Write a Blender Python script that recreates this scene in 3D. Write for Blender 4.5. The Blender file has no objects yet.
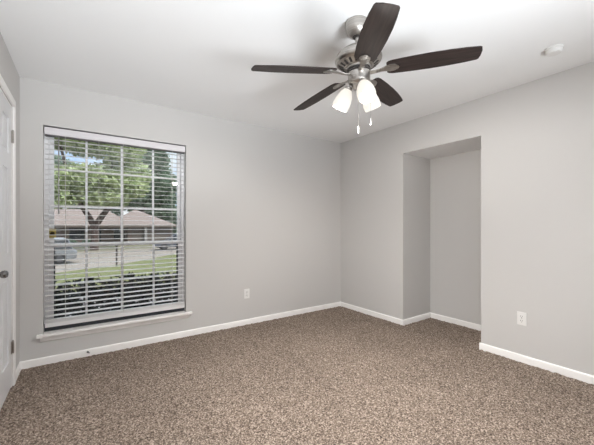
import bpy, math, random
import numpy as np
from mathutils import Matrix, Vector, Euler

random.seed(7)
rng = np.random.default_rng(7)
scene = bpy.context.scene
COL = scene.collection
PI = math.pi

# ------------------------------------------------------------------ camera
cam_d = bpy.data.cameras.new('camera')
cam = bpy.data.objects.new('camera', cam_d)
COL.objects.link(cam)
cam.location = (0, 0, 1.1924)
cam.rotation_euler = (PI / 2, 0, -0.60527)
cam_d.sensor_width = 36
cam_d.lens = 36 * 308.35 / 594
cam_d.shift_y = 3.63 / 594
cam_d.clip_start = 0.02
scene.camera = cam

# ------------------------------------------------------------------ world, sun, big lights, exposure
scene.view_settings.view_transform = 'Standard'
scene.view_settings.look = 'None'
scene.view_settings.exposure = 0.06
scene.view_settings.gamma = 1.0
scene.view_settings.use_curve_mapping = False

world = bpy.data.worlds.new('sky')
scene.world = world
world.use_nodes = True
wn = world.node_tree
wn.nodes.clear()
w_out = wn.nodes.new('ShaderNodeOutputWorld')
w_bg = wn.nodes.new('ShaderNodeBackground')
w_tc = wn.nodes.new('ShaderNodeTexCoord')
w_noise = wn.nodes.new('ShaderNodeTexNoise')
w_noise.inputs['Scale'].default_value = 3.0
w_noise.inputs['Detail'].default_value = 6
w_ramp = wn.nodes.new('ShaderNodeValToRGB')
w_ramp.color_ramp.elements[0].position = 0.40
w_ramp.color_ramp.elements[0].color = (0.50, 0.66, 0.92, 1)
w_ramp.color_ramp.elements[1].position = 0.56
w_ramp.color_ramp.elements[1].color = (0.93, 0.96, 1.0, 1)
wn.links.new(w_tc.outputs['Generated'], w_noise.inputs['Vector'])
wn.links.new(w_noise.outputs['Fac'], w_ramp.inputs['Fac'])
wn.links.new(w_ramp.outputs['Color'], w_bg.inputs['Color'])
wn.links.new(w_bg.outputs['Background'], w_out.inputs['Surface'])
w_sep = wn.nodes.new('ShaderNodeSeparateXYZ')
w_map = wn.nodes.new('ShaderNodeMapRange')          # overcast sky: brightest overhead
w_map.inputs['From Min'].default_value = 0.30
w_map.inputs['From Max'].default_value = 0.75
w_map.inputs['To Min'].default_value = 1.1
w_map.inputs['To Max'].default_value = 4.2
wn.links.new(w_tc.outputs['Generated'], w_sep.inputs['Vector'])
wn.links.new(w_sep.outputs['Z'], w_map.inputs['Value'])
wn.links.new(w_map.outputs['Result'], w_bg.inputs['Strength'])

sun_d = bpy.data.lights.new('sun', 'SUN')
sun = bpy.data.objects.new('sun', sun_d)
COL.objects.link(sun)
sun.rotation_euler = Euler((math.radians(28), math.radians(24), 0))
sun_d.energy = 4.0
sun_d.angle = math.radians(3)
sun_d.color = (1.0, 0.95, 0.87)


def area_light(name, loc, rot, sx, sy, energy, color):
    d = bpy.data.lights.new(name, 'AREA')
    d.shape = 'RECTANGLE'
    d.size, d.size_y = sx, sy
    d.energy = energy
    d.color = color
    o = bpy.data.objects.new(name, d)
    COL.objects.link(o)
    o.location = loc
    o.rotation_euler = rot
    return o


# added fill light out of view behind the camera, aimed up at the ceiling
fill_light = area_light('ceiling_fill', (0.62, -1.60, 0.62), (math.radians(90 + 45), 0, 0), 2.0, 0.8, 59, (0.90, 0.955, 1.0))
fill_light.data.spread = math.radians(80)


# ------------------------------------------------------------------ materials
def mat(name, color, rough=0.5, metal=0.0, noise=None, bump=None, emit=None, spec=None):
    """procedural principled material; noise = (scale, amount, second colour), bump = (scale, strength, distance)"""
    m = bpy.data.materials.new(name)
    m.use_nodes = True
    nt = m.node_tree
    b = nt.nodes['Principled BSDF']
    b.inputs['Base Color'].default_value = (*color, 1)
    b.inputs['Roughness'].default_value = rough
    b.inputs['Metallic'].default_value = metal
    if spec is not None:
        b.inputs['Specular IOR Level'].default_value = spec
    tc = nt.nodes.new('ShaderNodeTexCoord')
    if noise:
        n = nt.nodes.new('ShaderNodeTexNoise')
        n.inputs['Scale'].default_value = noise[0]
        n.inputs['Detail'].default_value = 4
        nt.links.new(tc.outputs['Object'], n.inputs['Vector'])
        r = nt.nodes.new('ShaderNodeValToRGB')
        r.color_ramp.elements[0].position = 0.5 - noise[1]
        r.color_ramp.elements[1].position = 0.5 + noise[1]
        r.color_ramp.elements[0].color = (*color, 1)
        r.color_ramp.elements[1].color = (*noise[2], 1)
        nt.links.new(n.outputs['Fac'], r.inputs['Fac'])
        nt.links.new(r.outputs['Color'], b.inputs['Base Color'])
    if bump:
        n2 = nt.nodes.new('ShaderNodeTexNoise')
        n2.inputs['Scale'].default_value = bump[0]
        n2.inputs['Detail'].default_value = 3
        nt.links.new(tc.outputs['Object'], n2.inputs['Vector'])
        bm_ = nt.nodes.new('ShaderNodeBump')
        bm_.inputs['Strength'].default_value = bump[1]
        bm_.inputs['Distance'].default_value = bump[2]
        nt.links.new(n2.outputs['Fac'], bm_.inputs['Height'])
        nt.links.new(bm_.outputs['Normal'], b.inputs['Normal'])
    if emit:
        b.inputs['Emission Color'].default_value = (*emit[0], 1)
        b.inputs['Emission Strength'].default_value = emit[1]
    return m


def srgb(r, g, b):
    f = lambda c: (c / 255 / 12.92) if c / 255 <= 0.04045 else ((c / 255 + 0.055) / 1.055) ** 2.4
    return (f(r), f(g), f(b))


M = {}
M['wall'] = mat('wall_paint', srgb(210, 208, 206), 0.75, bump=(140, 0.12, 0.002), noise=(1.2, 0.5, srgb(208, 206, 204)), spec=0.3)
M['ceiling'] = mat('ceiling_paint', srgb(246, 246, 246), 0.85, bump=(90, 0.15, 0.002), noise=(1.0, 0.5, srgb(244, 244, 244)), spec=0.2)
M['trim'] = mat('trim_paint', srgb(252, 250, 248), 0.35, noise=(3, 0.5, srgb(250, 248, 246)))
M['door'] = mat('door_paint', srgb(226, 226, 228), 0.3, bump=(25, 0.04, 0.003))
M['vinyl'] = mat('window_vinyl', srgb(246, 246, 248), 0.35, noise=(4, 0.5, srgb(244, 244, 246)))
M['slat'] = mat('blind_slat', srgb(232, 231, 231), 0.4, noise=(6, 0.5, srgb(229, 228, 229)))
M['headrail'] = mat('headrail_shade_grey', srgb(96, 94, 96), 0.5, noise=(20, 0.4, srgb(88, 86, 88)))  # dark grey stands in for the shadow line under the valance
M['valance'] = mat('valance_vinyl', srgb(228, 225, 228), 0.4, noise=(6, 0.5, srgb(224, 221, 224)))
M['cord'] = mat('blind_cord', srgb(205, 203, 198), 0.8, bump=(900, 0.3, 0.001))
M['wand'] = mat('wand_plastic', srgb(150, 150, 148), 0.25, noise=(30, 0.5, srgb(140, 140, 138)))
M['brass'] = mat('brass', srgb(186, 168, 96), 0.4, 0.3, noise=(60, 0.3, srgb(150, 130, 70)))
M['brass_dark'] = mat('dark_brass', srgb(70, 58, 30), 0.4, 0.6, noise=(80, 0.3, srgb(50, 42, 25)))
M['plastic'] = mat('white_plastic', srgb(238, 237, 235), 0.3, noise=(20, 0.5, srgb(236, 235, 233)))
M['slot'] = mat('dark_slot', srgb(50, 46, 44), 0.6, noise=(50, 0.4, srgb(60, 55, 52)))
M['detector'] = mat('detector_plastic', srgb(236, 235, 233), 0.4, noise=(15, 0.5, srgb(232, 231, 229)))
M['dark_metal'] = mat('dark_grey_metal', srgb(70, 70, 72), 0.45, 0.6, noise=(90, 0.4, srgb(95, 95, 97)))


def brushed(name, c0, c1, rough):
    m = bpy.data.materials.new(name)
    m.use_nodes = True
    nt = m.node_tree
    b = nt.nodes['Principled BSDF']
    b.inputs['Metallic'].default_value = 1.0
    b.inputs['Roughness'].default_value = rough
    tc = nt.nodes.new('ShaderNodeTexCoord')
    mp = nt.nodes.new('ShaderNodeMapping')
    mp.inputs['Scale'].default_value = (8, 8, 700)
    n = nt.nodes.new('ShaderNodeTexNoise')
    n.inputs['Scale'].default_value = 1.0
    r = nt.nodes.new('ShaderNodeValToRGB')
    r.color_ramp.elements[0].position = 0.35
    r.color_ramp.elements[1].position = 0.65
    r.color_ramp.elements[0].color = (*c0, 1)
    r.color_ramp.elements[1].color = (*c1, 1)
    nt.links.new(tc.outputs['Object'], mp.inputs['Vector'])
    nt.links.new(mp.outputs['Vector'], n.inputs['Vector'])
    nt.links.new(n.outputs['Fac'], r.inputs['Fac'])
    nt.links.new(r.outputs['Color'], b.inputs['Base Color'])
    return m


M['nickel'] = brushed('brushed_nickel', srgb(160, 155, 150), srgb(194, 189, 184), 0.30)


def wood(name, c0, c1, rough):
    m = bpy.data.materials.new(name)
    m.use_nodes = True
    nt = m.node_tree
    b = nt.nodes['Principled BSDF']
    b.inputs['Roughness'].default_value = rough
    b.inputs['Specular IOR Level'].default_value = 0.22
    tc = nt.nodes.new('ShaderNodeTexCoord')
    mp = nt.nodes.new('ShaderNodeMapping')
    mp.inputs['Scale'].default_value = (3, 40, 40)
    n = nt.nodes.new('ShaderNodeTexNoise')
    n.inputs['Scale'].default_value = 1.6
    n.inputs['Detail'].default_value = 5
    n.inputs['Distortion'].default_value = 0.6
    r = nt.nodes.new('ShaderNodeValToRGB')
    r.color_ramp.elements[0].position = 0.35
    r.color_ramp.elements[1].position = 0.68
    r.color_ramp.elements[0].color = (*c0, 1)
    r.color_ramp.elements[1].color = (*c1, 1)
    nt.links.new(tc.outputs['Object'], mp.inputs['Vector'])
    nt.links.new(mp.outputs['Vector'], n.inputs['Vector'])
    nt.links.new(n.outputs['Fac'], r.inputs['Fac'])
    nt.links.new(r.outputs['Color'], b.inputs['Base Color'])
    return m


M['dark_nickel'] = brushed('dark_nickel', srgb(112, 110, 108), srgb(142, 140, 138), 0.25)
M['blade'] = wood('espresso_wood', srgb(38, 31, 29), srgb(60, 49, 46), 0.42)


def frosted():
    """lit frosted glass shade: it glows because the bulb inside is on"""
    m = bpy.data.materials.new('frosted_glass')
    m.use_nodes = True
    nt = m.node_tree
    nt.nodes.clear()
    out = nt.nodes.new('ShaderNodeOutputMaterial')
    tc = nt.nodes.new('ShaderNodeTexCoord')
    n = nt.nodes.new('ShaderNodeTexNoise')
    n.inputs['Scale'].default_value = 14
    r = nt.nodes.new('ShaderNodeValToRGB')
    r.color_ramp.elements[0].color = (1.0, 0.93, 0.83, 1)
    r.color_ramp.elements[1].color = (1.0, 0.97, 0.92, 1)
    em = nt.nodes.new('ShaderNodeEmission')
    em.inputs['Strength'].default_value = 0.72
    df = nt.nodes.new('ShaderNodeBsdfDiffuse')
    df.inputs['Color'].default_value = (0.30, 0.29, 0.27, 1)
    tl = nt.nodes.new('ShaderNodeBsdfTranslucent')
    tl.inputs['Color'].default_value = (0.25, 0.23, 0.20, 1)
    mx = nt.nodes.new('ShaderNodeMixShader')
    mx.inputs[0].default_value = 0.35
    ad = nt.nodes.new('ShaderNodeAddShader')
    nt.links.new(tc.outputs['Object'], n.inputs['Vector'])
    nt.links.new(n.outputs['Fac'], r.inputs['Fac'])
    nt.links.new(r.outputs['Color'], em.inputs['Color'])
    nt.links.new(df.outputs[0], mx.inputs[1])
    nt.links.new(tl.outputs[0], mx.inputs[2])
    nt.links.new(mx.outputs[0], ad.inputs[0])
    nt.links.new(em.outputs[0], ad.inputs[1])
    nt.links.new(ad.outputs[0], out.inputs['Surface'])
    return m


M['frosted'] = frosted()
M['bulb'] = mat('lit_bulb', (1, 0.95, 0.88), 0.5, emit=((1, 0.9, 0.76), 4.0))


def pane_glass(name, tint):
    m = bpy.data.materials.new(name)
    m.use_nodes = True
    nt = m.node_tree
    nt.nodes.clear()
    out = nt.nodes.new('ShaderNodeOutputMaterial')
    tr = nt.nodes.new('ShaderNodeBsdfTransparent')
    tr.inputs['Color'].default_value = (*tint, 1)
    gl = nt.nodes.new('ShaderNodeBsdfGlossy')
    gl.inputs['Roughness'].default_value = 0.02
    lw = nt.nodes.new('ShaderNodeFresnel')
    lw.inputs['IOR'].default_value = 1.45
    mx = nt.nodes.new('ShaderNodeMixShader')
    nt.links.new(lw.outputs[0], mx.inputs[0])
    nt.links.new(tr.outputs[0], mx.inputs[1])
    nt.links.new(gl.outputs[0], mx.inputs[2])
    nt.links.new(mx.outputs[0], out.inputs['Surface'])
    return m


M['glass'] = pane_glass('window_glass', (0.95, 0.965, 0.96))


def carpet_mat():
    m = bpy.data.materials.new('carpet_pile')
    m.use_nodes = True
    nt = m.node_tree
    b = nt.nodes['Principled BSDF']
    b.inputs['Roughness'].default_value = 0.95
    b.inputs['Specular IOR Level'].default_value = 0.1
    tc = nt.nodes.new('ShaderNodeTexCoord')
    n = nt.nodes.new('ShaderNodeTexNoise')
    n.inputs['Scale'].default_value = 105
    n.inputs['Detail'].default_value = 5
    n.inputs['Roughness'].default_value = 0.72
    r = nt.nodes.new('ShaderNodeValToRGB')
    e = r.color_ramp.elements
    e[0].position = 0.34
    e[0].color = (*srgb(38, 32, 28), 1)
    e[1].position = 0.66
    e[1].color = (*srgb(210, 194, 180), 1)
    k = e.new(0.5)
    k.color = (*srgb(130, 115, 103), 1)
    n2 = nt.nodes.new('ShaderNodeTexNoise')
    n2.inputs['Scale'].default_value = 1.7
    n2.inputs['Detail'].default_value = 3
    r2 = nt.nodes.new('ShaderNodeValToRGB')
    r2.color_ramp.elements[0].position = 0.3
    r2.color_ramp.elements[1].position = 0.7
    r2.color_ramp.elements[0].color = (0.86, 0.86, 0.86, 1)
    r2.color_ramp.elements[1].color = (1, 1, 1, 1)
    mu = nt.nodes.new('ShaderNodeMixRGB')
    mu.blend_type = 'MULTIPLY'
    mu.inputs[0].default_value = 1
    nt.links.new(tc.outputs['Object'], n.inputs['Vector'])
    nt.links.new(tc.outputs['Object'], n2.inputs['Vector'])
    nt.links.new(n.outputs['Fac'], r.inputs['Fac'])
    nt.links.new(n2.outputs['Fac'], r2.inputs['Fac'])
    nt.links.new(r.outputs['Color'], mu.inputs[1])
    nt.links.new(r2.outputs['Color'], mu.inputs[2])
    nt.links.new(mu.outputs['Color'], b.inputs['Base Color'])
    return m


M['carpet'] = carpet_mat()


# ------------------------------------------------------------------ mesh helpers
class MB:
    def __init__(self):
        self.v, self.f = [], []
        self.mx = Matrix.Identity(4)

    def add(self, vs, fs):
        o = len(self.v)
        self.v += [tuple(self.mx @ Vector(p)) for p in vs]
        self.f += [tuple(i + o for i in q) for q in fs]

    def box(self, x0, x1, y0, y1, z0, z1):
        vs = [(x, y, z) for z in (z0, z1) for y in (y0, y1) for x in (x0, x1)]
        self.add(vs, [(0, 2, 3, 1), (4, 5, 7, 6), (0, 1, 5, 4), (2, 6, 7, 3), (0, 4, 6, 2), (1, 3, 7, 5)])
        return self

    def lathe(self, prof, n=32, cap0=True, cap1=True):
        """profile [(r, z), ...] turned about z"""
        vs, fs = [], []
        for r, z in prof:
            for i in range(n):
                a = 2 * PI * i / n
                vs.append((r * math.cos(a), r * math.sin(a), z))
        for j in range(len(prof) - 1):
            for i in range(n):
                k = (i + 1) % n
                fs.append((j * n + i, j * n + k, (j + 1) * n + k, (j + 1) * n + i))
        if cap0:
            fs.append(tuple(reversed(range(n))))
        if cap1:
            fs.append(tuple(range((len(prof) - 1) * n, len(prof) * n)))
        self.add(vs, fs)
        return self

    def tube(self, pts, rad, n=10):
        """swept round tube; rad is a number or one radius per point"""
        pts = [Vector(p) for p in pts]
        if not hasattr(rad, '__len__'):
            rad = [rad] * len(pts)
        vs, fs = [], []
        prev = None
        for i, p in enumerate(pts):
            d = (pts[min(i + 1, len(pts) - 1)] - pts[max(i - 1, 0)]).normalized()
            if prev is None:
                u = d.orthogonal().normalized()
            else:
                u = (prev - d * prev.dot(d)).normalized()
            prev = u
            w = d.cross(u)
            for k in range(n):
                a = 2 * PI * k / n
                vs.append(tuple(p + (u * math.cos(a) + w * math.sin(a)) * rad[i]))
        for j in range(len(pts) - 1):
            for i in range(n):
                k = (i + 1) % n
                fs.append((j * n + i, j * n + k, (j + 1) * n + k, (j + 1) * n + i))
        fs.append(tuple(reversed(range(n))))
        fs.append(tuple(range((len(pts) - 1) * n, len(pts) * n)))
        self.add(vs, fs)
        return self

    def prism(self, outline, axis, a0, a1):
        """closed 2D outline extruded along an axis: 'x' takes (y,z), 'y' takes (x,z), 'z' takes (x,y)"""
        n = len(outline)
        put = {'x': lambda p, a: (a, p[0], p[1]), 'y': lambda p, a: (p[0], a, p[1]), 'z': lambda p, a: (p[0], p[1], a)}[axis]
        vs = [put(p, a0) for p in outline] + [put(p, a1) for p in outline]
        fs = [tuple(reversed(range(n))), tuple(range(n, 2 * n))]
        fs += [(i, (i + 1) % n, n + (i + 1) % n, n + i) for i in range(n)]
        self.add(vs, fs)
        return self

    def build(self, name, m, parent=None, loc=None, smooth=35, bevel=0.0, seg=2):
        import bmesh
        me = bpy.data.meshes.new(name)
        me.from_pydata(self.v, [], self.f)
        bm = bmesh.new()
        bm.from_mesh(me)
        bmesh.ops.recalc_face_normals(bm, faces=bm.faces)
        bm.to_mesh(me)
        bm.free()
        me.materials.append(m)
        if smooth:
            me.shade_smooth()
            me.set_sharp_from_angle(angle=math.radians(smooth))
        o = bpy.data.objects.new(name, me)
        COL.objects.link(o)
        if parent is not None:
            o.parent = parent
        if loc is not None:
            o.location = loc
        if bevel:
            b = o.modifiers.new('bevel', 'BEVEL')
            b.width = bevel
            b.segments = seg
            b.limit_method = 'ANGLE'
        return o


def empty(name, loc=(0, 0, 0), rz=0):
    o = bpy.data.objects.new(name, None)
    o.empty_display_size = 0.1
    COL.objects.link(o)
    o.location = loc
    o.rotation_euler = (0, 0, rz)
    return o


def tag(o, label=None, cat=None, group=None, kind=None):
    if label: o['label'] = label
    if cat: o['category'] = cat
    if group: o['group'] = group
    if kind: o['kind'] = kind
    return o


def struct(o, label=None):
    o['kind'] = 'structure'
    if label: o['label'] = label
    return o


def copy_tree(o, parent=None):
    c = o.copy()
    COL.objects.link(c)
    if parent is not None:
        c.parent = parent
    for ch in list(o.children):
        copy_tree(ch, c)
    return c


# ------------------------------------------------------------------ room shell
XL, XR, YB, YF, H = -0.440, 3.174, 3.438, -2.20, 2.44
WX0, WX1, WZ0, WZ1 = -0.288, 0.914, 0.236, 2.068          # window opening
AY0, AY1, AZ, AX = 1.446, 2.335, 2.072, 3.744             # alcove opening
DY0, DY1, DZ = 2.360, 3.105, 2.085                        # door opening in the left wall
T = 0.14

# floor: wall to wall carpet with real pile relief
step = 0.0075
xs = np.arange(XL - 0.03, AX + 0.03, step)
ys = np.arange(max(YF, -1.0) - 0.03, YB + 0.03, step)
nx, ny = len(xs), len(ys)
hn = rng.random((ny, nx))
hn = (hn + np.roll(hn, 1, 0) + np.roll(hn, 1, 1) + np.roll(np.roll(hn, 1, 0), 1, 1)) / 4
big = rng.random((ny // 3 + 2, nx // 3 + 2)).repeat(3, 0).repeat(3, 1)[:ny, :nx]
big = (big + np.roll(big, 1, 0) + np.roll(big, 1, 1)) / 3
zz = -0.013 + 0.011 * hn + 0.006 * big
X, Y = np.meshgrid(xs, ys)
co = np.stack([X + rng.uniform(-.002, .002, X.shape), Y + rng.uniform(-.002, .002, X.shape), zz], -1).reshape(-1, 3)
idx = np.arange(nx * ny).reshape(ny, nx)
q = np.stack([idx[:-1, :-1], idx[:-1, 1:], idx[1:, 1:], idx[1:, :-1]], -1).reshape(-1, 4)
cx, cy = co[q[:, 0], 0], co[q[:, 0], 1]
keep = (cx < XR + 0.01) | ((cy > AY0 - 0.01) & (cy < AY1 + 0.005))
q = q[keep]
me = bpy.data.meshes.new('floor')
me.vertices.add(len(co))
me.vertices.foreach_set('co', co.ravel())
me.loops.add(q.size)
me.loops.foreach_set('vertex_index', q.ravel().astype(np.int32))
me.polygons.add(len(q))
me.polygons.foreach_set('loop_start', np.arange(0, q.size, 4, dtype=np.int32))
me.update(calc_edges=True)
me.shade_smooth()
me.materials.append(M['carpet'])
floor = bpy.data.objects.new('floor', me)
COL.objects.link(floor)
MB().box(XL - 0.03, XR + 0.03, YF - 0.03, -0.98, -0.08, -0.006).build('floor', M['carpet'], smooth=0)['kind'] = 'structure'
struct(floor, 'speckled brown cut pile carpet covering the whole floor')

struct(MB().box(XL - T, AX + T, YF - T, YB + T, H, H + 0.15).build('ceiling', M['ceiling']), 'smooth white ceiling')

b = MB()
b.box(XL - T, WX0, YB, YB + T, -0.05, H)
b.box(WX1, XR + 0.0, YB, YB + T, -0.05, H)
b.box(WX0, WX1, YB, YB + T, -0.05, WZ0)
b.box(WX0, WX1, YB, YB + T, WZ1, H)
struct(b.build('wall_back', M['wall'], smooth=0), 'light greige wall with the window')

b = MB()
b.box(XR, XR + 0.12, YF - T, AY0, -0.05, H)
b.box(XR, XR + 0.12, AY1, YB + T, -0.05, H)
b.box(XR, XR + 0.12, AY0, AY1, AZ + 0.1, H)
b.box(XR, XR + 0.001, AY0, AY1, AZ, AZ + 0.1)
struct(b.build('wall_right', M['wall'], smooth=0), 'light greige wall with the tall alcove opening')

b = MB()
b.box(AX, AX + 0.1, AY0 - 0.1, AY1 + 0.1, -0.05, H)
b.box(XR + 0.12, AX, AY1, AY1 + 0.1, -0.05, H)
b.box(XR + 0.12, AX, AY0 - 0.1, AY0, -0.05, H)
struct(MB().box(XR + 0.001, AX, AY0, AY1, AZ + 0.0, AZ + 0.1).build('ceiling_alcove', M['ceiling'], smooth=0), 'flat white soffit of the alcove')
struct(b.build('wall_alcove', M['wall'], smooth=0), 'greige lining of the shallow alcove')

b = MB()
b.box(XL - T, XL, YF - T, DY0, -0.05, H)
b.box(XL - T, XL, DY1, YB, -0.05, H)
b.box(XL - T, XL, DY0, DY1, DZ, H)
struct(b.build('wall_left', M['wall'], smooth=0), 'greige wall with the white door')
struct(MB().box(XL, XR, YF - T, YF, -0.05, H).build('wall_rear', M['wall'], smooth=0), 'greige wall behind the viewer')


def base_profile(d):
    """baseboard section: (distance from wall, height)"""
    return [(0, -0.012), (0.012, -0.012), (0.012, 0.048), (0.009, 0.056), (0.004, 0.060), (0, 0.060)]


def baseboard_y(b, x, s, y0, y1):        # runs along y on a wall facing s*x
    b.prism([(x + s * d, z) for d, z in base_profile(0)], 'y', y0, y1)


def baseboard_x(b, y, s, x0, x1):        # runs along x on a wall facing s*y
    b.prism([(y + s * d, z) for d, z in base_profile(0)], 'x', x0, x1)


b = MB(); baseboard_x(b, YB, -1, XL, XR)
struct(b.build('baseboard_back', M['trim']), 'low white baseboard under the window')
b = MB(); baseboard_y(b, XR, -1, AY1 - 0.012, YB); baseboard_y(b, XR, -1, YF, AY0 + 0.012)
struct(b.build('baseboard_right', M['trim']), 'low white baseboard on both sides of the alcove')
b = MB(); baseboard_x(b, AY1, -1, XR, AX); baseboard_y(b, AX, -1, AY0, AY1); baseboard_x(b, AY0, 1, XR, AX)
struct(b.build('baseboard_alcove', M['trim']), 'low white baseboard inside the alcove')
b = MB(); baseboard_y(b, XL, 1, DY1 + 0.060, YB); baseboard_y(b, XL, 1, YF, DY0 - 0.060)
struct(b.build('baseboard_left', M['trim']), 'short white baseboard between door and window wall')

# door casing
b = MB()
cw = 0.055
b.box(XL, XL + 0.014, DY1 + 0.004, DY1 + 0.004 + cw, -0.012, DZ + 0.004)
b.box(XL, XL + 0.014, DY0 - 0.004 - cw, DY0 - 0.004, -0.012, DZ + 0.004)
b.box(XL, XL + 0.014, DY0 - 0.004 - cw, DY1 + 0.004 + cw, DZ + 0.004, DZ + 0.004 + cw)
b.box(XL - T, XL, DY1 - 0.012, DY1, -0.012, DZ)
b.box(XL - T, XL, DY0, DY0 + 0.012, -0.012, DZ)
b.box(XL - T, XL, DY0 + 0.012, DY1 - 0.012, DZ - 0.012, DZ)
struct(b.build('trim_1', M['trim'], bevel=0.004), 'white casing round the door')

# door: six panel slab
door = empty('door_1', (XL, DY1 - 0.015, 0.0))
struct(door, 'white six panel door closed in the left wall')
dw = DY1 - DY0 - 0.032
b = MB()
b.box(-0.036, -0.008, -dw, 0, 0.006, 2.07)
st = 0.11
for z0, z1 in ((0.006, 0.22), (0.84, 1.0), (1.60, 1.71), (1.96, 2.07)):
    b.box(-0.010, -0.001, -dw + st, -dw / 2 - st / 2, z0, z1)
    b.box(-0.010, -0.001, -dw / 2 + st / 2, -st, z0, z1)
for y0, y1 in ((-dw, -dw + st), (-dw / 2 - st / 2, -dw / 2 + st / 2), (-st, 0)):
    b.box(-0.010, -0.001, y0, y1, 0.006, 2.07)
for z0, z1 in ((0.25, 0.81), (1.03, 1.57), (1.74, 1.93)):
    b.box(-0.010, -0.0035, -dw + st + 0.03, -dw / 2 - st / 2 - 0.03, z0, z1)
    b.box(-0.010, -0.0035, -dw / 2 + st / 2 + 0.03, -st - 0.03, z0, z1)
b.build('door_slab', M['door'], door, smooth=0)
b = MB()
b.mx = Matrix.Translation((-0.001, -dw + 0.100, 0.908)) @ Matrix.Diagonal((1.0, 1.15, 0.78, 1.0)) @ Matrix.Rotation(PI / 2, 4, 'Y')
b.lathe([(0.032, 0), (0.032, 0.004), (0.028, 0.009), (0.012, 0.013), (0.011, 0.032), (0.018, 0.038), (0.027, 0.046),
         (0.030, 0.056), (0.027, 0.066), (0.018, 0.072), (0.006, 0.0735)], 32)
tag(b.build('door_handle', M['dark_nickel'], door), 'dark nickel oval door knob')
for z in (0.29, 1.855):
    b = MB()
    for k in range(5):
        b.mx = Matrix.Translation((0.007, 0.004, z - 0.044 + k * 0.018))
        b.lathe([(0.0065, 0), (0.0065, 0.0165)], 14)
    b.mx = Matrix.Translation((0.007, 0.004, z + 0.046))
    b.lathe([(0.005, 0), (0.006, 0.004), (0.002, 0.009)], 12)
    b.mx = Matrix.Identity(4)
    b.box(-0.002, 0.0022, -0.020, 0.004, z - 0.044, z + 0.044)
    tag(b.build('hinge', M['nickel'], door), 'nickel butt hinge')

# ------------------------------------------------------------------ window
win = empty('window_1', ((WX0 + WX1) / 2, YB, WZ0))
struct(win, 'white double hung window with grilles in the back wall')
WO = Vector((-(WX0 + WX1) / 2, -YB, -WZ0))


def wb():
    m = MB()
    m.mx = Matrix.Translation(WO)
    return m


GX0, GX1 = -0.220, 0.848           # visible glass edges
FY0 = YB + 0.066
b = wb()
b.box(WX0, WX0 + 0.034, FY0, YB + T + 0.01, WZ0, WZ1)
b.box(WX1 - 0.034, WX1, FY0, YB + T + 0.01, WZ0, WZ1)
b.box(WX0 + 0.034, WX1 - 0.034, FY0, YB + T + 0.01, WZ1 - 0.02, WZ1)
b.box(WX0 + 0.034, WX1 - 0.034, FY0 + 0.004, YB + T + 0.02, WZ0, 0.275)
b.build('window_frame', M['vinyl'], win, bevel=0.003)
mx_ = [0.0226, 0.315, 0.605]
# upper sash (outer track)
uy = YB + 0.104
b = wb()
b.box(WX0 + 0.034, GX0, uy, uy + 0.03, 1.006, WZ1 - 0.02)
b.box(GX1, WX1 - 0.034, uy, uy + 0.03, 1.006, WZ1 - 0.02)
b.box(GX0, GX1, uy, uy + 0.03, 1.006, 1.036)
b.box(GX0, GX1, uy, uy + 0.03, WZ1 - 0.045, WZ1 - 0.02)
us = b.build('sash', M['vinyl'], win, bevel=0.002)
b = wb()
for x in mx_:
    b.box(x - 0.009, x + 0.009, uy + 0.007, uy + 0.023, 1.036, WZ1 - 0.045)
for z in (1.372, 1.709):
    xx = [GX0] + mx_ + [GX1]
    for i in range(4):
        b.box(xx[i] + (0.009 if i else 0), xx[i + 1] - (0.009 if i < 3 else 0), uy + 0.007, uy + 0.023, z - 0.009, z + 0.009)
b.build('muntin', M['vinyl'], us)
wb_ = wb().box(GX0 - 0.004, GX1 + 0.004, uy + 0.013, uy + 0.017, 1.030, WZ1 - 0.04)
wb_.build('pane', M['glass'], us, smooth=0)
# lower sash (inner track)
ly = YB + 0.072
b = wb()
b.box(WX0 + 0.034, GX0, ly, ly + 0.03, 0.275, 1.036)
b.box(GX1, WX1 - 0.034, ly, ly + 0.03, 0.275, 1.036)
b.box(GX0, GX1, ly, ly + 0.03, 1.002, 1.036)
b.box(GX0, GX1, ly, ly + 0.03, 0.275, 0.318)
ls = b.build('sash', M['vinyl'], win, bevel=0.002)
b = wb()
for x in mx_:
    b.box(x - 0.009, x + 0.009, ly + 0.007, ly + 0.023, 0.318, 1.002)
z = 0.664
xx = [GX0] + mx_ + [GX1]
for i in range(4):
    b.box(xx[i] + (0.009 if i else 0), xx[i + 1] - (0.009 if i < 3 else 0), ly + 0.007, ly + 0.023, z - 0.009, z + 0.009)
b.build('muntin', M['vinyl'], ls)
wb().box(GX0 - 0.004, GX1 + 0.004, ly + 0.013, ly + 0.017, 0.312, 1.008).build('pane', M['glass'], ls, smooth=0)
M['gasket'] = mat('gasket_and_gap_shade', srgb(52, 56, 62), 0.6, noise=(30, 0.4, srgb(62, 66, 72)))
b = wb()
b.box(GX0, GX0 + 0.009, ly + 0.003, ly + 0.027, 0.318, 1.002)
b.build('gasket', M['gasket'], ls, smooth=0)
b = wb()
b.box(GX1 - 0.012, GX1, ly + 0.003, ly + 0.027, 0.318, 1.002)
b.build('gasket', M['gasket'], ls, smooth=0)
b = wb()
b.box(WX0 + 0.002, WX1 - 0.002, FY0 - 0.004, FY0 + 0.004, 0.2615, 0.330)
b.build('gap_shade_strip', M['gasket'], win, smooth=0)  # dark strip painting in the shade of the gap under the blind
# brass side latch on the left jamb of the upper sash
b = wb()
b.box(-0.262, -0.205, uy - 0.006, uy, 1.088, 1.168)
lt = tag(b.build('latch', M['brass'], win, bevel=0.003), 'small brass latch')
b = wb()
b.mx = b.mx @ Matrix.Translation((-0.232, uy - 0.006, 1.126)) @ Matrix.Rotation(PI / 2, 4, 'X')
b.lathe([(0.016, 0), (0.016, 0.006), (0.011, 0.012), (0.004, 0.014)], 20)
tag(b.build('latch_knob', M['brass_dark'], lt), 'dark brass latch button')
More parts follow.
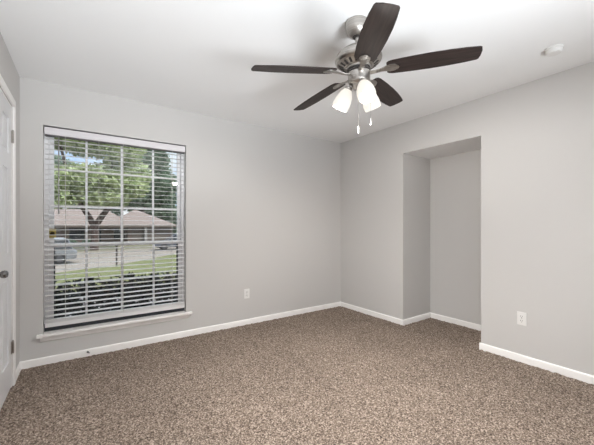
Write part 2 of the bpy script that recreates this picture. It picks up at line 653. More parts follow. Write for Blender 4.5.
# stool and apron
b = wb()
b.prism([(YB - 0.040, WZ0 + 0.004), (YB - 0.040, 0.258), (YB - 0.036, 0.262), (FY0 + 0.003, 0.262), (FY0 + 0.003, WZ0 + 0.0005),
         (YB, WZ0 + 0.0005), (YB - 0.036, WZ0 + 0.0005)], 'x', WX0 + 0.0005, WX1 - 0.0005)
b.box(-0.330, WX0 + 0.0005, YB - 0.040, YB - 0.0004, WZ0 + 0.0005, 0.262)
b.box(WX1 - 0.0005, 0.972, YB - 0.040, YB - 0.0004, WZ0 + 0.0005, 0.262)
b.build('window_sill', M['trim'], win, bevel=0.003)
b = wb()
b.prism([(YB - 0.0004, 0.196), (YB - 0.008, 0.196), (YB - 0.014, 0.203), (YB - 0.018, 0.232), (YB - 0.018, 0.2363), (YB - 0.0004, 0.2363)], 'x', -0.308, 0.950)
b.build('apron', M['trim'], win)

# ------------------------------------------------------------------ venetian blind
BX0, BX1 = WX0 + 0.010, WX1 - 0.010
blind = empty('venetian_blind', ((BX0 + BX1) / 2, YB + 0.033, 0.322))
tag(blind, 'white horizontal slat blind hung open inside the window recess', 'blind')
BO = Matrix.Translation((-(BX0 + BX1) / 2, -(YB + 0.033), -0.322))


def bb():
    m = MB()
    m.mx = BO.copy()
    return m


sy = YB + 0.033
b = bb()
b.prism([(YB + 0.001, 1.993), (YB - 0.003, 1.998), (YB - 0.005, 2.012), (YB - 0.005, 2.043), (YB - 0.003, 2.052), (YB + 0.001, 2.055),
         (YB + 0.007, 2.055), (YB + 0.007, 1.993)], 'x', BX0, BX1)
tag(b.build('valance', M['valance'], blind), 'rounded white valance')
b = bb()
b.box(BX0 + 0.001, BX1 - 0.001, YB + 0.0075, YB + 0.058, 1.984, 2.064)  # reaches below the valance so its dark edge draws that shadow line
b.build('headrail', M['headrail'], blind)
tilt = math.radians(3)
b = bb()
for k in range(36):
    z = 0.404 + k * 0.0444
    pts = []
    up, dn = [], []
    for i in range(7):
        t = -0.025 + 0.05 * i / 6
        c = 0.0015 * (1 - (t / 0.025) ** 2)
        yy = sy + t * math.cos(tilt)
        up.append((yy, z + t * math.sin(tilt) + c + 0.0009))
        dn.append((yy, z + t * math.sin(tilt) + c - 0.0009))
    b.prism(up + dn[::-1], 'x', BX0 + 0.002, BX1 - 0.002)
b.build('slats', M['slat'], blind)
b = bb()
b.box(BX0 + 0.002, BX1 - 0.002, sy - 0.026, sy + 0.026, 0.308, 0.345)
for k in range(5):       # the last slats lie stacked on the rail
    b.box(BX0 + 0.002, BX1 - 0.002, sy - 0.025, sy + 0.025, 0.3455 + k * 0.0052, 0.3495 + k * 0.0052)
b.build('bottom_rail', M['slat'], blind, bevel=0.002)
for x in (-0.135, 0.32, 0.775):
    b = bb()
    b.box(x - 0.0012, x + 0.0012, sy - 0.0285, sy - 0.0265, 0.357, 2.006)
    b.box(x - 0.0012, x + 0.0012, sy + 0.0265, sy + 0.0285, 0.357, 2.006)
    b.build('ladder_cord', M['cord'], blind)
b = bb()
b.tube([(-0.180, YB - 0.006, 1.985), (-0.180, YB - 0.010, 1.95), (-0.180, YB - 0.009, 1.40), (-0.180, YB - 0.009, 1.30)], [0.003, 0.0045, 0.0045, 0.006], 8)
b.tube([(-0.180, YB + 0.004, 2.0), (-0.180, YB - 0.006, 1.985)], 0.002, 6)
tag(b.build('tilt_wand', M['wand'], blind), 'grey tilt wand')
b = bb()
b.tube([(0.118, YB - 0.001, 2.0), (0.118, YB + 0.0, 1.0), (0.118, YB + 0.0, 0.75)], 0.0012, 6)
b.tube([(0.118, YB + 0.0, 0.75), (0.118, YB + 0.0, 0.742), (0.118, YB + 0.0, 0.715)], [0.003, 0.006, 0.0075], 10)
b.build('lift_cord', M['cord'], blind)

# ------------------------------------------------------------------ wall outlets and smoke detector
outlet = empty('wall_outlet', (1.633, YB, 0.370))
tag(outlet, 'white duplex wall outlet on the window wall to the right of the window', 'outlet')
MB().box(-0.036, 0.036, -0.006, 0, -0.058, 0.058).build('cover_plate', M['plastic'], outlet, bevel=0.004, seg=3)
for s in (-1, 1):
    b = MB()
    pr = []
    for i in range(24):
        a = 2 * PI * i / 24
        pr.append((0.0165 * max(-0.86, min(0.86, math.cos(a))) / 0.86, 0.0195 * s + 0.0155 * math.sin(a)))
    b.prism(pr, 'y', -0.0085, -0.005)
    r = b.build('receptacle', M['plastic'], outlet)
    for dx, hh in ((-0.0065, 0.005), (0.0065, 0.004)):
        MB().box(dx - 0.0015, dx + 0.0015, -0.0089, -0.0075, 0.0195 * s + 0.003 - hh, 0.0195 * s + 0.003 + hh).build('slot', M['slot'], r, smooth=0)
    b = MB()
    b.mx = Matrix.Translation((0, -0.0075, 0.0195 * s - 0.009)) @ Matrix.Rotation(PI / 2, 4, 'X')
    b.lathe([(0.0028, 0), (0.0028, 0.0014)], 12)
    b.build('slot', M['slot'], r)
b = MB()
b.mx = Matrix.Translation((0, -0.006, 0)) @ Matrix.Rotation(PI / 2, 4, 'X')
b.lathe([(0.0035, 0), (0.0032, 0.001), (0.001, 0.0015)], 14)
b.build('screw', M['nickel'], outlet)
o2 = copy_tree(outlet)
o2.location = (XR, 1.106, 0.378)
o2.rotation_euler = (0, 0, PI / 2 * -1)
o2['label'] = 'white duplex wall outlet on the wall beside the alcove'
for o in (outlet, o2):
    o['group'] = 'wall outlets'

det = empty('smoke_detector', (2.715, 0.755, H))
tag(det, 'round white smoke detector on the ceiling near the right wall', 'smoke detector')
MB().lathe([(0.053, 0), (0.053, -0.010), (0.050, -0.012)], 40).build('base', M['detector'], det)
b = MB().lathe([(0.046, -0.010), (0.048, -0.013), (0.047, -0.028), (0.041, -0.036), (0.026, -0.038), (0.004, -0.039)], 40)
b.build('cover', M['detector'], det)
b = MB()
b.mx = Matrix.Translation((-0.020, -0.012, -0.0382))
b.lathe([(0.007, 0.001), (0.007, -0.0015)], 16)
b.build('test_button', M['plastic'], det)

stub = empty('cable_stub', (0.031, YB - 0.012, 0.036))
tag(stub, 'tiny dark grey cable fitting sticking out of the baseboard below the window', 'cable fitting')
b = MB(); b.mx = Matrix.Rotation(PI / 2, 4, 'X')
b.lathe([(0.009, 0), (0.009, 0.002), (0.0055, 0.0025), (0.0055, 0.012), (0.002, 0.013)], 12)
b.build('collar', M['dark_metal'], stub)
b = MB(); b.tube([(0, -0.011, 0), (0.004, -0.018, -0.002), (0.016, -0.021, -0.006)], 0.0035, 8)
b.build('cable_end', M['dark_metal'], stub)

# ------------------------------------------------------------------ ceiling fan
FX, FY = 1.377, 1.3436
fan = empty('ceiling_fan', (FX, FY, H))
tag(fan, 'brushed nickel ceiling fan with five dark wood blades and lit glass shades', 'ceiling fan')
TL = Matrix.Translation((0, 0, -0.07)) @ Matrix.Rotation(-0.0668, 4, 'Y') @ Matrix.Translation((0, 0, 0.07))


def fb(extra=None):
    m = MB()
    m.mx = TL @ extra if extra is not None else TL.copy()
    return m


MB().lathe([(0.066, 0), (0.0705, -0.003), (0.071, -0.012), (0.070, -0.032), (0.066, -0.054), (0.056, -0.072), (0.044, -0.084),
            (0.032, -0.089), (0.026, -0.090)], 40).build('canopy', M['nickel'], fan)
MB().lathe([(0.027, -0.082), (0.0275, -0.0915), (0.020, -0.093)], 28).build('canopy_ring', M['slot'], fan)
fb().lathe([(0.0125, -0.065), (0.0125, -0.175)], 20).build('downrod', M['nickel'], fan)
fb().lathe([(0.020, -0.138), (0.030, -0.144), (0.034, -0.152), (0.062, -0.159), (0.098, -0.172), (0.124, -0.190), (0.139, -0.211),
            (0.1435, -0.226), (0.140, -0.238), (0.128, -0.250), (0.120, -0.253), (0.088, -0.271), (0.077, -0.275), (0.075, -0.286)], 56).build('motor_housing', M['nickel'], fan)
for k in range(20):          # vent slots on the sloping underside
    a = 2 * PI * k / 20
    e = Matrix.Rotation(a, 4, 'Z') @ Matrix.Translation((0.1045, 0, -0.2618)) @ Matrix.Rotation(math.radians(-29.4), 4, 'Y')
    b = fb(e)
    b.box(-0.016, 0.016, -0.0065, 0.0065, -0.0025, 0.0012)
    b.build('vent_slot', M['slot'], fan)
fb().lathe([(0.060, -0.284), (0.070, -0.288), (0.070, -0.301), (0.060, -0.304)], 48).build('flywheel', M['slot'], fan)
fb().lathe([(0.050, -0.302), (0.066, -0.305), (0.067, -0.310), (0.067, -0.362), (0.062, -0.370), (0.048, -0.378), (0.042, -0.392),
            (0.030, -0.402), (0.012, -0.407), (0.008, -0.418), (0.003, -0.421)], 48).build('switch_housing', M['nickel'], fan)

ZB = -0.300
A0 = -126.19
blade0 = None


def blade_outline():
    L = [(0.165, 0.044), (0.175, 0.055), (0.20, 0.062), (0.30, 0.0675), (0.40, 0.0700), (0.50, 0.0680), (0.58, 0.0625), (0.645, 0.0545)]
    dn = [(r, -w) for r, w in L]
    tip = [(0.655, 0.048), (0.661, 0.020), (0.662, -0.020), (0.656, -0.048)]
    return L + tip + dn[::-1]


def iron_outline():
    return [(0.045, 0.017), (0.10, 0.014), (0.135, 0.015), (0.158, 0.024), (0.185, 0.032), (0.212, 0.028), (0.232, 0.010), (0.236, 0.0),
            (0.232, -0.010), (0.212, -0.028), (0.185, -0.032), (0.158, -0.024), (0.135, -0.015), (0.10, -0.014), (0.045, -0.017)]


for k in range(5):
    rot = TL @ Matrix.Rotation(math.radians(A0 + 72 * k), 4, 'Z') @ Matrix.Translation((0, 0, ZB)) @ Matrix.Rotation(math.radians(2.5), 4, 'Y') @ Matrix.Rotation(math.radians(-11), 4, 'X')
    if k == 0:
        b = MB(); b.prism(blade_outline(), 'z', -0.003, 0.003)
        bl = b.build('blade', M['blade'], fan, bevel=0.0015)
        b = MB()
        # bracket: flat pad under the blade, arm dropping to the flywheel
        n = len(iron_outline())
        def zi(r): return -0.0035 if r > 0.15 else (-0.0035 - 0.010 * min(1, (0.15 - r) / 0.06))
        vs = [(x, y, zi(x)) for x, y in iron_outline()] + [(x, y, zi(x) - 0.005 + 0.002 * (abs(y) > 0.02)) for x, y in iron_outline()]
        h = n // 2
        fs = []
        for i in range(h):
            j = n - 1 - i
            if i + 1 < j - 1 or True:
                a, c, d, e = i, i + 1, j - 1, j
                if c == d:
                    fs.append((a, c, e)); fs.append((n + e, n + c, n + a))
                else:
                    fs.append((a, c, d, e)); fs.append((n + e, n + d, n + c, n + a))
        fs += [(i, (i + 1) % n, n + (i + 1) % n, n + i) for i in range(n)]
        b.add(vs, fs)
        ir = b.build('blade_bracket', M['nickel'], bl)
        for sx_, sy_ in ((0.178, 0.016), (0.178, -0.016), (0.216, 0.0)):
            b = MB(); b.mx = Matrix.Translation((sx_, sy_, -0.0075))
            b.lathe([(0.0045, 0), (0.004, -0.002), (0.0015, -0.003)], 12)
            # screws sit in the bracket
            so = b.build('screw', M['nickel'], bl)
        blade0 = bl
    else:
        bl = copy_tree(blade0)
    bl.matrix_local = rot

# three bell shades on short curved arms
SH = [(0.019, 0.0), (0.026, -0.006), (0.036, -0.022), (0.045, -0.044), (0.0515, -0.070), (0.0540, -0.094), (0.0525, -0.116), (0.0505, -0.124)]
IN = [(r - 0.0035, z) for r, z in SH][::-1]
IN[-1] = (0.012, -0.004)
sh0 = None
for k, a in enumerate((-119.0, 5.3, 125.3)):
    ea = Matrix.Rotation(math.radians(a), 4, 'Z')
    b = fb(ea)
    b.tube([(0.036, 0, -0.368), (0.052, 0, -0.374), (0.060, 0, -0.380), (0.067, 0, -0.390)], [0.009, 0.008, 0.008, 0.010], 12)
    b.mx = TL @ ea @ Matrix.Translation((0.063, 0, -0.380)) @ Matrix.Rotation(math.radians(-29), 4, 'Y')
    b.lathe([(0.012, 0.004), (0.022, -0.002), (0.024, -0.012), (0.024, -0.020), (0.021, -0.021)], 24)
    arm = b.build('lamp_arm', M['nickel'], fan)
    sm = TL @ ea @ Matrix.Translation((0.063, 0, -0.380)) @ Matrix.Rotation(math.radians(-29), 4, 'Y') @ Matrix.Translation((0, 0, -0.014))
    if sh0 is None:
        sh0 = MB().lathe(SH + IN, 40, cap0=False, cap1=False).build('lamp_shade', M['frosted'], fan, smooth=60)
        MB().lathe([(0.010, -0.010), (0.012, -0.022), (0.020, -0.036), (0.026, -0.056), (0.024, -0.074), (0.014, -0.086), (0.004, -0.089)], 24).build('bulb', M['bulb'], sh0)
        s = sh0
    else:
        s = copy_tree(sh0)
    s.matrix_local = sm
    pd = bpy.data.lights.new('bulb_light', 'SPOT')       # the light that leaves the open bottom of the shade
    pd.energy = 58.0
    pd.color = (1.0, 0.965, 0.925)
    pd.spot_size = math.radians(168)
    pd.spot_blend = 0.5
    pd.shadow_soft_size = 0.04
    po = bpy.data.objects.new('bulb_light', pd)
    COL.objects.link(po)
    po.parent = fan
    po.matrix_local = sm @ Matrix.Translation((0, 0, -0.122))

for (px, py, zl, name_l) in ((0.056, -0.040, 0.210, 'c'), (-0.034, -0.022, 0.265, 'd')):
    p0 = TL @ Vector((px, py, -0.380))
    b = MB()
    b.tube([p0, p0 + Vector((0, 0, -zl))], 0.0010, 6)
    ch = b.build('pull_chain', M['nickel'], fan)
    b = MB()
    b.mx = Matrix.Translation(p0 + Vector((0, 0, -zl)))
    b.lathe([(0.0012, 0.002), (0.0026, -0.002), (0.0030, -0.026), (0.0034, -0.038), (0.002, -0.042)], 14)
    tag(b.build('pull_knob', M['plastic'], ch), 'white pull knob')

# ------------------------------------------------------------------ outdoors
M['grass'] = mat('lawn_grass', srgb(70, 76, 45), 0.9, noise=(5.0, 0.22, srgb(108, 107, 74)), bump=(30, 0.6, 0.05), spec=0.1)
M['asphalt'] = mat('pale_concrete', srgb(116, 107, 97), 0.85, noise=(0.8, 0.3, srgb(104, 94, 84)), bump=(20, 0.3, 0.01))
M['farlawn'] = mat('far_ground', srgb(77, 79, 54), 0.95, noise=(0.9, 0.25, srgb(103, 95, 77)), bump=(8, 0.5, 0.05))


def leaf_mat(name, c0, c1, scale):
    m = bpy.data.materials.new(name)
    m.use_nodes = True
    nt = m.node_tree
    nt.nodes.clear()
    out = nt.nodes.new('ShaderNodeOutputMaterial')
    tc = nt.nodes.new('ShaderNodeTexCoord')
    n_ = nt.nodes.new('ShaderNodeTexNoise')
    n_.inputs['Scale'].default_value = scale
    n_.inputs['Detail'].default_value = 4
    r = nt.nodes.new('ShaderNodeValToRGB')
    r.color_ramp.elements[0].position, r.color_ramp.elements[1].position = 0.34, 0.66
    r.color_ramp.elements[0].color, r.color_ramp.elements[1].color = (*c0, 1), (*c1, 1)
    df = nt.nodes.new('ShaderNodeBsdfDiffuse')
    tl = nt.nodes.new('ShaderNodeBsdfTranslucent')
    mx = nt.nodes.new('ShaderNodeMixShader')
    mx.inputs[0].default_value = 0.45
    nt.links.new(tc.outputs['Object'], n_.inputs['Vector'])
    nt.links.new(n_.outputs['Fac'], r.inputs['Fac'])
    nt.links.new(r.outputs['Color'], df.inputs['Color'])
    nt.links.new(r.outputs['Color'], tl.inputs['Color'])
    nt.links.new(df.outputs[0], mx.inputs[1])
    nt.links.new(tl.outputs[0], mx.inputs[2])
    nt.links.new(mx.outputs[0], out.inputs['Surface'])
    return m


M['leaf_light'] = leaf_mat('leaf_light_green', srgb(142, 156, 112), srgb(198, 205, 164), 1.3)
M['leaf_dark'] = leaf_mat('leaf_dark_green', srgb(96, 113, 96), srgb(142, 158, 136), 1.1)
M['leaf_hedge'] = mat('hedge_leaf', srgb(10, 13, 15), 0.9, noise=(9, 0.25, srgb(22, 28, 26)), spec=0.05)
M['blossom'] = mat('pale_blossom', srgb(228, 220, 218), 0.7, noise=(12, 0.3, srgb(190, 180, 178)))
M['bark'] = mat('bark', srgb(58, 45, 39), 0.9, noise=(6, 0.25, srgb(82, 65, 58)), bump=(12, 0.8, 0.05))
M['shingle'] = mat('roof_shingle', srgb(105, 92, 86), 0.9, noise=(3, 0.3, srgb(116, 103, 96)), bump=(10, 0.5, 0.03))
M['house'] = mat('brick_house', srgb(101, 88, 82), 0.9, noise=(4, 0.3, srgb(112, 100, 91)), bump=(14, 0.5, 0.02))
M['garage'] = mat('garage_door_paint', srgb(96, 87, 81), 0.7, noise=(3, 0.4, srgb(102, 93, 87)))
M['fascia'] = mat('fascia_paint', srgb(94, 84, 78), 0.7, noise=(3, 0.4, srgb(101, 91, 84)))
M['white_paint'] = mat('white_post_paint', srgb(142, 139, 136), 0.6, noise=(4, 0.4, srgb(136, 133, 131)))
M['dark_glass'] = mat('dark_glass', srgb(28, 31, 35), 0.12, noise=(2, 0.4, srgb(35, 38, 42)))
M['silver'] = mat('silver_car_paint', srgb(125, 127, 129), 0.3, 0.3, noise=(2, 0.4, srgb(123, 124, 127)))
M['slate_car'] = mat('slate_car_paint', srgb(88, 93, 104), 0.35, 0.2, noise=(2, 0.4, srgb(82, 87, 98)))
M['tyre'] = mat('tyre_rubber', srgb(19, 18, 18), 0.85, noise=(20, 0.4, srgb(24, 24, 24)))
M['rim'] = mat('wheel_rim', srgb(98, 98, 101), 0.35, 0.7, noise=(20, 0.4, srgb(91, 91, 94)))
M['rust_post'] = mat('dark_post', srgb(43, 37, 34), 0.8, noise=(20, 0.4, srgb(57, 47, 43)))


def gz(y):
    return -0.45 - 0.04 * (y - 5) if y < 22.5 else -1.15


def ground_strip(name, rows, m, dz, label=None, kind='structure', cat=None):
    """rows: (y, x0, x1) following the slope of the front yard"""
    b = MB()
    for i in range(len(rows) - 1):
        (ya, a0, a1), (yb, b0, b1) = rows[i], rows[i + 1]
        za, zb_ = gz(ya) + dz, gz(yb) + dz
        b.add([(a0, ya, za), (a1, ya, za), (b1, yb, zb_), (b0, yb, zb_)], [(0, 1, 2, 3)])
    o = b.build(name, m, smooth=0)
    tag(o, label, cat, kind=kind)
    return o


far = ground_strip('ground', [(YB + T, -14, 20), (22.5, -26, 40), (36, -40, 60), (140, -150, 200)], M['farlawn'], -0.06, 'flat ground across the street')
# the street bends away to the right behind the lawn
road = MB()
road_pts_near = [(-22, 13.5), (-8, 14.2), (-1.0, 17.6), (2.0, 21.0), (6.4, 27.0), (12, 29.5), (40, 31)]
road_pts_far = [(-22, 33.5), (-8, 34), (-1.0, 34.5), (2.0, 35.0), (6.4, 36.0), (12, 37), (40, 39)]
n = len(road_pts_near)
rows = []
for j in range(9):
    t = j / 8
    for i in range(n):
        x = road_pts_near[i][0] * (1 - t) + road_pts_far[i][0] * t
        y = road_pts_near[i][1] * (1 - t) + road_pts_far[i][1] * t
        rows.append((x, y, gz(y) - 0.02))
road.add(rows, [(j * n + i, j * n + i + 1, (j + 1) * n + i + 1, (j + 1) * n + i) for j in range(8) for i in range(n - 1)])
tag(road.build('street', M['asphalt'], smooth=0), 'pale concrete street beyond the front lawn', kind='structure')

lawn = MB()
rows = []
m_ = 13
for j in range(m_):
    t = j / (m_ - 1)
    for i in range(n):
        x1, y1 = road_pts_near[i]
        x = x1 * (0.55 + 0.45 * t)
        y = 5.5 * (1 - t) + (y1 + 0.15) * t
        rows.append((x, y, gz(y) + 0.01 + rng.uniform(0, 0.02)))
lawn.add(rows, [(j * n + i, j * n + i + 1, (j + 1) * n + i + 1, (j + 1) * n + i) for j in range(m_ - 1) for i in range(n - 1)])
tag(lawn.build('grass', M['grass'], smooth=0), 'mown green front lawn between hedge and street', 'grass', kind='stuff')


def leaf_cloud(blobs, size, ratio=1.0):
    """blobs: (x, y, z, rx, ry, rz, count): small leaf diamonds filling soft ellipsoids"""
    V, F = [], []
    for (x, y, z, rx, ry, rz, cnt) in blobs:
        d = rng.normal(size=(cnt, 3))
        d /= np.linalg.norm(d, axis=1)[:, None]
        r = rng.random(cnt) ** 0.45
        c = np.array([x, y, z]) + d * r[:, None] * np.array([rx, ry, rz])
        u = rng.normal(size=(cnt, 3)); u /= np.linalg.norm(u, axis=1)[:, None]
        w = np.cross(u, rng.normal(size=(cnt, 3))); w /= np.linalg.norm(w, axis=1)[:, None]
        s = size * (0.6 + 0.8 * rng.random(cnt))[:, None]
        up = np.cross(u, w) * s * 0.18
        q4 = np.stack([c - u * s, c + w * s * 0.5 * ratio + up, c + u * s, c - w * s * 0.5 * ratio + up], 1).reshape(-1, 3)
        o = len(V)
        V += [tuple(p) for p in q4]
        F += [(o + 4 * i, o + 4 * i + 1, o + 4 * i + 2, o + 4 * i + 3) for i in range(cnt)]
    m = MB()
    m.v, m.f = V, F
    return m


def tree(loc, label, leaf, blobs, limbs, size):
    t = empty('tree', loc)
    tag(t, label, 'tree', 'trees outside the window')
    b = MB()
    for pts, rad in limbs:
        b.tube(pts, rad, 10)
    b.build('trunk', M['bark'], t)
    leaf_cloud(blobs, size).build('foliage', M[leaf], t, smooth=0)
    return t


G = -1.2
# forked oak in front of the house: high crown, a slot of sky, and a dense lower crown
tree((0.9, 37, G), 'spreading pale green tree with a forked trunk in front of the house', 'leaf_light',
     [(-4.0, 0, 6.6, 3.2, 2.6, 1.6, 2600), (-0.4, 0, 6.9, 3.4, 2.6, 1.7, 2800), (2.6, 0, 6.6, 2.4, 2.2, 1.5, 1700), (-3.6, -1, 4.9, 2.4, 2, 0.9, 900),
      (0.8, -0.5, 5.2, 2.6, 2, 0.9, 1000), (-4.2, 0.5, 11.3, 3.0, 2.6, 1.5, 2300), (-1.0, 0.5, 11.0, 3.0, 2.6, 1.6, 2300), (2.0, 0, 10.6, 2.6, 2.6, 1.9, 1900), (-5.0, 0, 8.0, 1.8, 2, 1.0, 800), (3.6, 0.4, 8.0, 1.8, 1.6, 1.4, 900), (1.5, 0.4, 8.2, 1.8, 1.6, 0.8, 600), (-1.5, 0.4, 13.3, 4.5, 2.2, 1.2, 1600)],
     [([(0, 0, -0.2), (0.02, 0, 1.2), (0.0, 0, 2.5)], [0.42, 0.34, 0.34]),
      ([(0, 0, 2.3), (-0.5, 0, 3.4), (-1.3, 0, 4.8), (-2.6, 0.2, 7.0)], [0.30, 0.26, 0.22, 0.1]),
      ([(0, 0, 2.3), (0.7, 0, 3.5), (1.6, 0, 4.9), (2.4, 0.1, 7.0)], [0.30, 0.27, 0.22, 0.1]),
      ([(-1.3, 0, 4.8), (-2.4, 0, 8.5), (-3.0, 0.3, 11.5)], [0.2, 0.14, 0.08]),
      ([(1.6, 0, 4.9), (1.4, 0, 9.0), (1.2, 0, 12)], [0.2, 0.14, 0.08])], 0.27)
tree((8.0, 57, G), 'tall dark green tree rising behind the house roof', 'leaf_dark',
     [(-1.6, 0, 8.0, 4.0, 3, 3.2, 3400), (-1.2, 0, 13.0, 3.8, 3, 3.4, 3400), (-0.4, 0, 17.6, 3.6, 3, 2.6, 2200), (2.6, 0, 9.5, 2.4, 2, 2.6, 1300), (2.4, 0, 14.0, 2.0, 2, 2.4, 900)],
     [([(0, 0, -0.2), (0.1, 0, 4), (-0.6, 0, 9), (-0.8, 0, 15)], [0.5, 0.4, 0.3, 0.1]), ([(0, 0, 5), (1.6, 0, 8), (2.6, 0, 12)], [0.25, 0.18, 0.08])], 0.36)
tree((15.4, 70, G), 'tree with sky showing through its thin crown at the right edge of the window', 'leaf_dark',
     [(-1.0, 0, 8.2, 2.4, 2, 2.4, 1300), (0.4, 0, 11.4, 2.0, 2, 2.2, 700), (-1.6, 0, 14.2, 1.8, 2, 2.0, 500), (-0.6, 0, 5.0, 3.4, 2, 2.2, 1700)],
     [([(0, 0, -0.2), (0.1, 0, 5), (-0.3, 0, 10), (-0.8, 0, 14)], [0.4, 0.3, 0.2, 0.06])], 0.34)
tree((-5.4, 62, G), 'dark green tree behind the left end of the house roof', 'leaf_dark',
     [(0, 0, 7.2, 3.6, 3, 3.0, 2200), (1.5, 0, 11.0, 3.2, 3, 2.6, 1500), (-1.5, 0, 15, 3, 3, 2, 900)],
     [([(0, 0, -0.2), (0.1, 0, 5), (0.3, 0, 10), (-1, 0, 15)], [0.4, 0.3, 0.2, 0.06])], 0.34)

tree((2.6, 64, G), 'dark green tree filling the gap right behind the middle of the house roof', 'leaf_dark',
     [(-2.5, 0, 4.6, 2.6, 2, 2.4, 1300), (0.4, 0, 4.8, 2.6, 2, 2.2, 1300), (0, 0, 8.0, 3.0, 2, 2.4, 1300)],
     [([(0, 0, -0.2), (0.1, 0, 3), (-0.3, 0, 7)], [0.4, 0.3, 0.1])], 0.36)
tree((10.6, 63, G), 'dark green tree just behind the right end of the house roof', 'leaf_dark',
     [(-1.0, 0, 4.2, 3.0, 2, 2.6, 1600), (2.0, 0, 4.6, 2.6, 2, 2.6, 1300), (1.6, 0, 8.0, 2.2, 2, 2.2, 900), (4.6, 0, 2.4, 2.4, 2, 2.6, 1300)],
     [([(0, 0, -0.2), (0.1, 0, 3), (0.6, 0, 7)], [0.4, 0.3, 0.1])], 0.36)

# house across the street
house = empty('house', (2.0, 46, G))
tag(house, 'low brown brick house with hipped roofs across the street', 'house')


def hip(b, x0, x1, y0, y1, ze, zr, r0, r1):
    ym = (y0 + y1) / 2
    v = [(x0, y0, ze), (x1, y0, ze), (x1, y1, ze), (x0, y1, ze), (r0, ym, zr), (r1, ym, zr)]
    b.add(v, [(0, 1, 5, 4), (1, 2, 5), (2, 3, 4, 5), (3, 0, 4), (0, 3, 2, 1)])


EZ = 2.42
MB().box(-11, 3.0, 0, 9, -0.2, EZ).build('wall', M['house'], house, smooth=0)
MB().box(2.6, 8.0, -1.4, 7, -0.2, EZ).build('garage_wall', M['house'], house, smooth=0)
b = MB(); hip(b, -11.6, 3.8, -0.6, 9.6, EZ + 0.02, EZ + 2.25, -6.0, 0.6)
b.build('roof', M['shingle'], house, smooth=0)
b = MB(); hip(b, 0.4, 8.7, -2.0, 7.6, EZ + 0.04, EZ + 2.25, 3.8, 4.2)
b.build('roof', M['shingle'], house, smooth=0)
b = MB(); b.box(-11.6, 0.4, -0.66, -0.6, EZ - 0.18, EZ + 0.05); b.box(0.4, 8.7, -2.06, -2.0, EZ - 0.18, EZ + 0.07); b.box(8.7, 8.76, -2.06, 7.6, EZ - 0.18, EZ + 0.07)
b.build('fascia', M['fascia'], house, smooth=0)
b = MB()
for k in range(4):
    b.box(3.1, 7.5, -1.46 + 0.0, -1.40, 0.02 + k * 0.54, 0.54 + k * 0.54)
b.build('garage_door', M['garage'], house, bevel=0.02)
for x0, x1, z0, z1 in ((-3.4, -1.9, 0.8, 2.1), (1.2, 2.4, 0.7, 2.1), (-8.0, -6.2, 0.8, 2.1)):
    f = MB().box(x0 - 0.06, x1 + 0.06, -0.05, 0.02, z0 - 0.06, z1 + 0.06).build('window', M['fascia'], house, smooth=0)
    MB().box(x0, x1, -0.07, -0.05, z0, z1).build('pane', M['dark_glass'], f, smooth=0)
MB().box(-1.2, -0.2, -0.06, 0.02, 0, 2.1).build('door', M['dark_glass'], house, smooth=0)
b = MB(); b.box(4.5, 4.8, -1.95, -1.65, -0.2, EZ); b.box(4.44, 4.86, -2.0, -1.6, EZ - 0.16, EZ)
b.build('column', M['white_paint'], house, smooth=0)

# low shrubs against the house front
for i, (x, y, w) in enumerate(((-1.5, 44.6, 0.9), (0.7, 44.4, 0.9))):
    s = empty('shrub', (x, y, G))
    tag(s, ('rounded green shrub in front of the house, left of the forked trunk', 'rounded green shrub in front of the house, beside the forked trunk')[i], 'shrub', 'shrubs along the house front')
    leaf_cloud([(0, 0, 0.4, w, 0.6, 0.5, 700)], 0.14).build('foliage', M['leaf_dark'], s, smooth=0)
    MB().tube([(0, 0, -0.1), (0.02, 0, 0.4)], [0.05, 0.02], 8).build('stem', M['bark'], s)


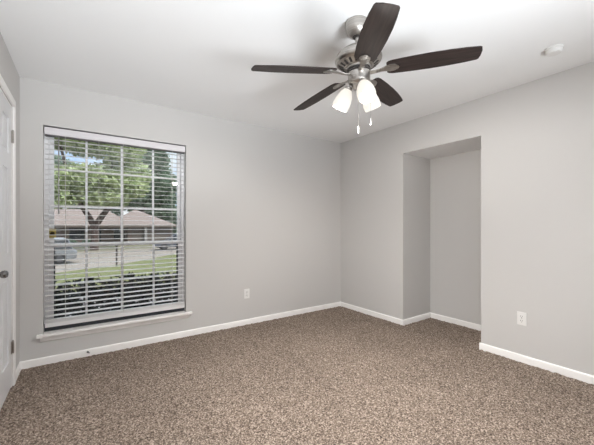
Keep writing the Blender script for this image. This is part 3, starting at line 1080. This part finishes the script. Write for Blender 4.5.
def car(loc, rz, paint, label, wagon):
    c = empty('car', loc, rz)
    tag(c, label, 'car', 'parked cars')
    # front points to +x; side silhouette of the body, rounded in plan by a narrower bonnet and tail
    body = [(-2.2, 0.35), (-2.25, 0.75), (-2.1, 0.92), (-0.9, 0.95), (0.9, 0.93), (1.9, 0.80), (2.22, 0.65), (2.25, 0.38), (2.0, 0.28), (-2.0, 0.28)]
    st_ = []
    m = MB()
    secs = [(-0.88, 0.94), (-0.80, 1.0), (0.80, 1.0), (0.88, 0.94)]
    vs, fs = [], []
    n_ = len(body)
    for yy, s in secs:
        vs += [(x * s, yy, 0.6 + (z - 0.6) * s) for x, z in body]
    for j in range(3):
        fs += [(j * n_ + i, j * n_ + (i + 1) % n_, (j + 1) * n_ + (i + 1) % n_, (j + 1) * n_ + i) for i in range(n_)]
    fs += [tuple(reversed(range(n_))), tuple(range(3 * n_, 4 * n_))]
    m.add(vs, fs)
    m.build('body', paint, c, smooth=40, bevel=0.03)
    rear = (-2.0, -1.75) if wagon else (-1.75, -0.95)
    zt = 1.62 if wagon else 1.40
    g = MB()
    lo = [(rear[0], -0.80), (1.05, -0.80), (1.05, 0.80), (rear[0], 0.80)]
    hi = [(rear[1], -0.62), (0.25, -0.62), (0.25, 0.62), (rear[1], 0.62)]
    g.add([(x, y, 0.90) for x, y in lo] + [(x, y, zt - 0.05) for x, y in hi], [(3, 2, 1, 0), (4, 5, 6, 7)] + [(i, (i + 1) % 4, 4 + (i + 1) % 4, 4 + i) for i in range(4)])
    g.build('window', M['dark_glass'], c, smooth=0)
    r_ = MB()
    r_.add([(x, y * 1.03, zt - 0.07) for x, y in hi] + [(x * 0.92, y * 0.9, zt) for x, y in hi], [(3, 2, 1, 0), (4, 5, 6, 7)] + [(i, (i + 1) % 4, 4 + (i + 1) % 4, 4 + i) for i in range(4)])
    for s in (-1, 1):
        for (xa, xb) in ((1.05, 0.25), (rear[0], rear[1]), (-0.35, -0.35)):
            r_.tube([(xa, 0.81 * s, 0.90), (xb, 0.635 * s, zt - 0.05)], 0.035, 6)
    r_.build('roof', paint, c, smooth=40)
    for xw in (-1.35, 1.35):
        for s in (-1, 1):
            w = MB(); w.mx = Matrix.Translation((xw, 0.78 * s, 0.33)) @ Matrix.Rotation(PI / 2 * s, 4, 'X') @ Matrix.Rotation(0, 4, 'Z')
            w.lathe([(0.20, -0.12), (0.31, -0.12), (0.33, -0.09), (0.33, 0.09), (0.31, 0.12), (0.20, 0.12)], 24)
            wo = w.build('wheel', M['tyre'], c)
            w = MB(); w.mx = Matrix.Translation((xw, 0.78 * s, 0.33)) @ Matrix.Rotation(PI / 2 * s, 4, 'X')
            w.lathe([(0.205, -0.125), (0.18, -0.128), (0.05, -0.115), (0.02, -0.13)], 20)
            w.build('rim', M['rim'], wo)
    for s in (-1, 1):
        MB().box(2.05, 2.17, 0.50 * s - 0.16, 0.50 * s + 0.16, 0.60, 0.72).build('headlight', M['white_paint'], c, bevel=0.02)
    return c


car((-2.65, 24.6, -1.17), math.radians(187), M['silver'], 'silver car parked on the street at the left side of the window', True)
car((7.9, 33.0, -1.17), math.radians(176), M['slate_car'], 'slate grey car parked at the right end of the house', True)

post = empty('yard_post', (1.46, 19.2, gz(19.2)))
tag(post, 'thin dark post standing at the edge of the front lawn', 'post')
MB().box(-0.04, 0.04, -0.04, 0.04, 0.03, 1.15).build('shaft', M['rust_post'], post, bevel=0.008)
MB().box(-0.07, 0.07, -0.07, 0.07, 1.15, 1.21).build('cap', M['rust_post'], post, bevel=0.01)

# dark hedge right under the window, in the shade of the house
hedge = empty('hedge', (0.9, 4.75, -0.40))
tag(hedge, 'dark clipped hedge with pale blossoms just outside the window', 'hedge')
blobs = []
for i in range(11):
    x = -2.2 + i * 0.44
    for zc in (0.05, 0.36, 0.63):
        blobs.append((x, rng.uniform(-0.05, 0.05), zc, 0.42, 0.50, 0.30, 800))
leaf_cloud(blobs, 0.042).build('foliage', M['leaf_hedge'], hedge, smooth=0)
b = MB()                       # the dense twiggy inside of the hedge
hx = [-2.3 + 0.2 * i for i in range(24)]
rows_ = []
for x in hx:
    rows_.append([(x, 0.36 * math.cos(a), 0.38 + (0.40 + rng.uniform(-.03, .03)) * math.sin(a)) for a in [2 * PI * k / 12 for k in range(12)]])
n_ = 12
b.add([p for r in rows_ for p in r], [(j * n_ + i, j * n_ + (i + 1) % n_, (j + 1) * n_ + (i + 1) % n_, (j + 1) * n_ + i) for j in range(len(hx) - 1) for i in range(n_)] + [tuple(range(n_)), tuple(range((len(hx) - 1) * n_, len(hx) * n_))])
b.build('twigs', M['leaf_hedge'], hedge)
bl_ = []
for i in range(34):
    bl_.append((rng.uniform(-1.05, 0.15), rng.uniform(-0.54, -0.44), rng.uniform(0.54, 0.80), 0.05, 0.02, 0.03, 3))
tag(leaf_cloud(bl_, 0.012, 1.5).build('blossom', M['blossom'], hedge, smooth=0), 'pale blossoms', kind='stuff')
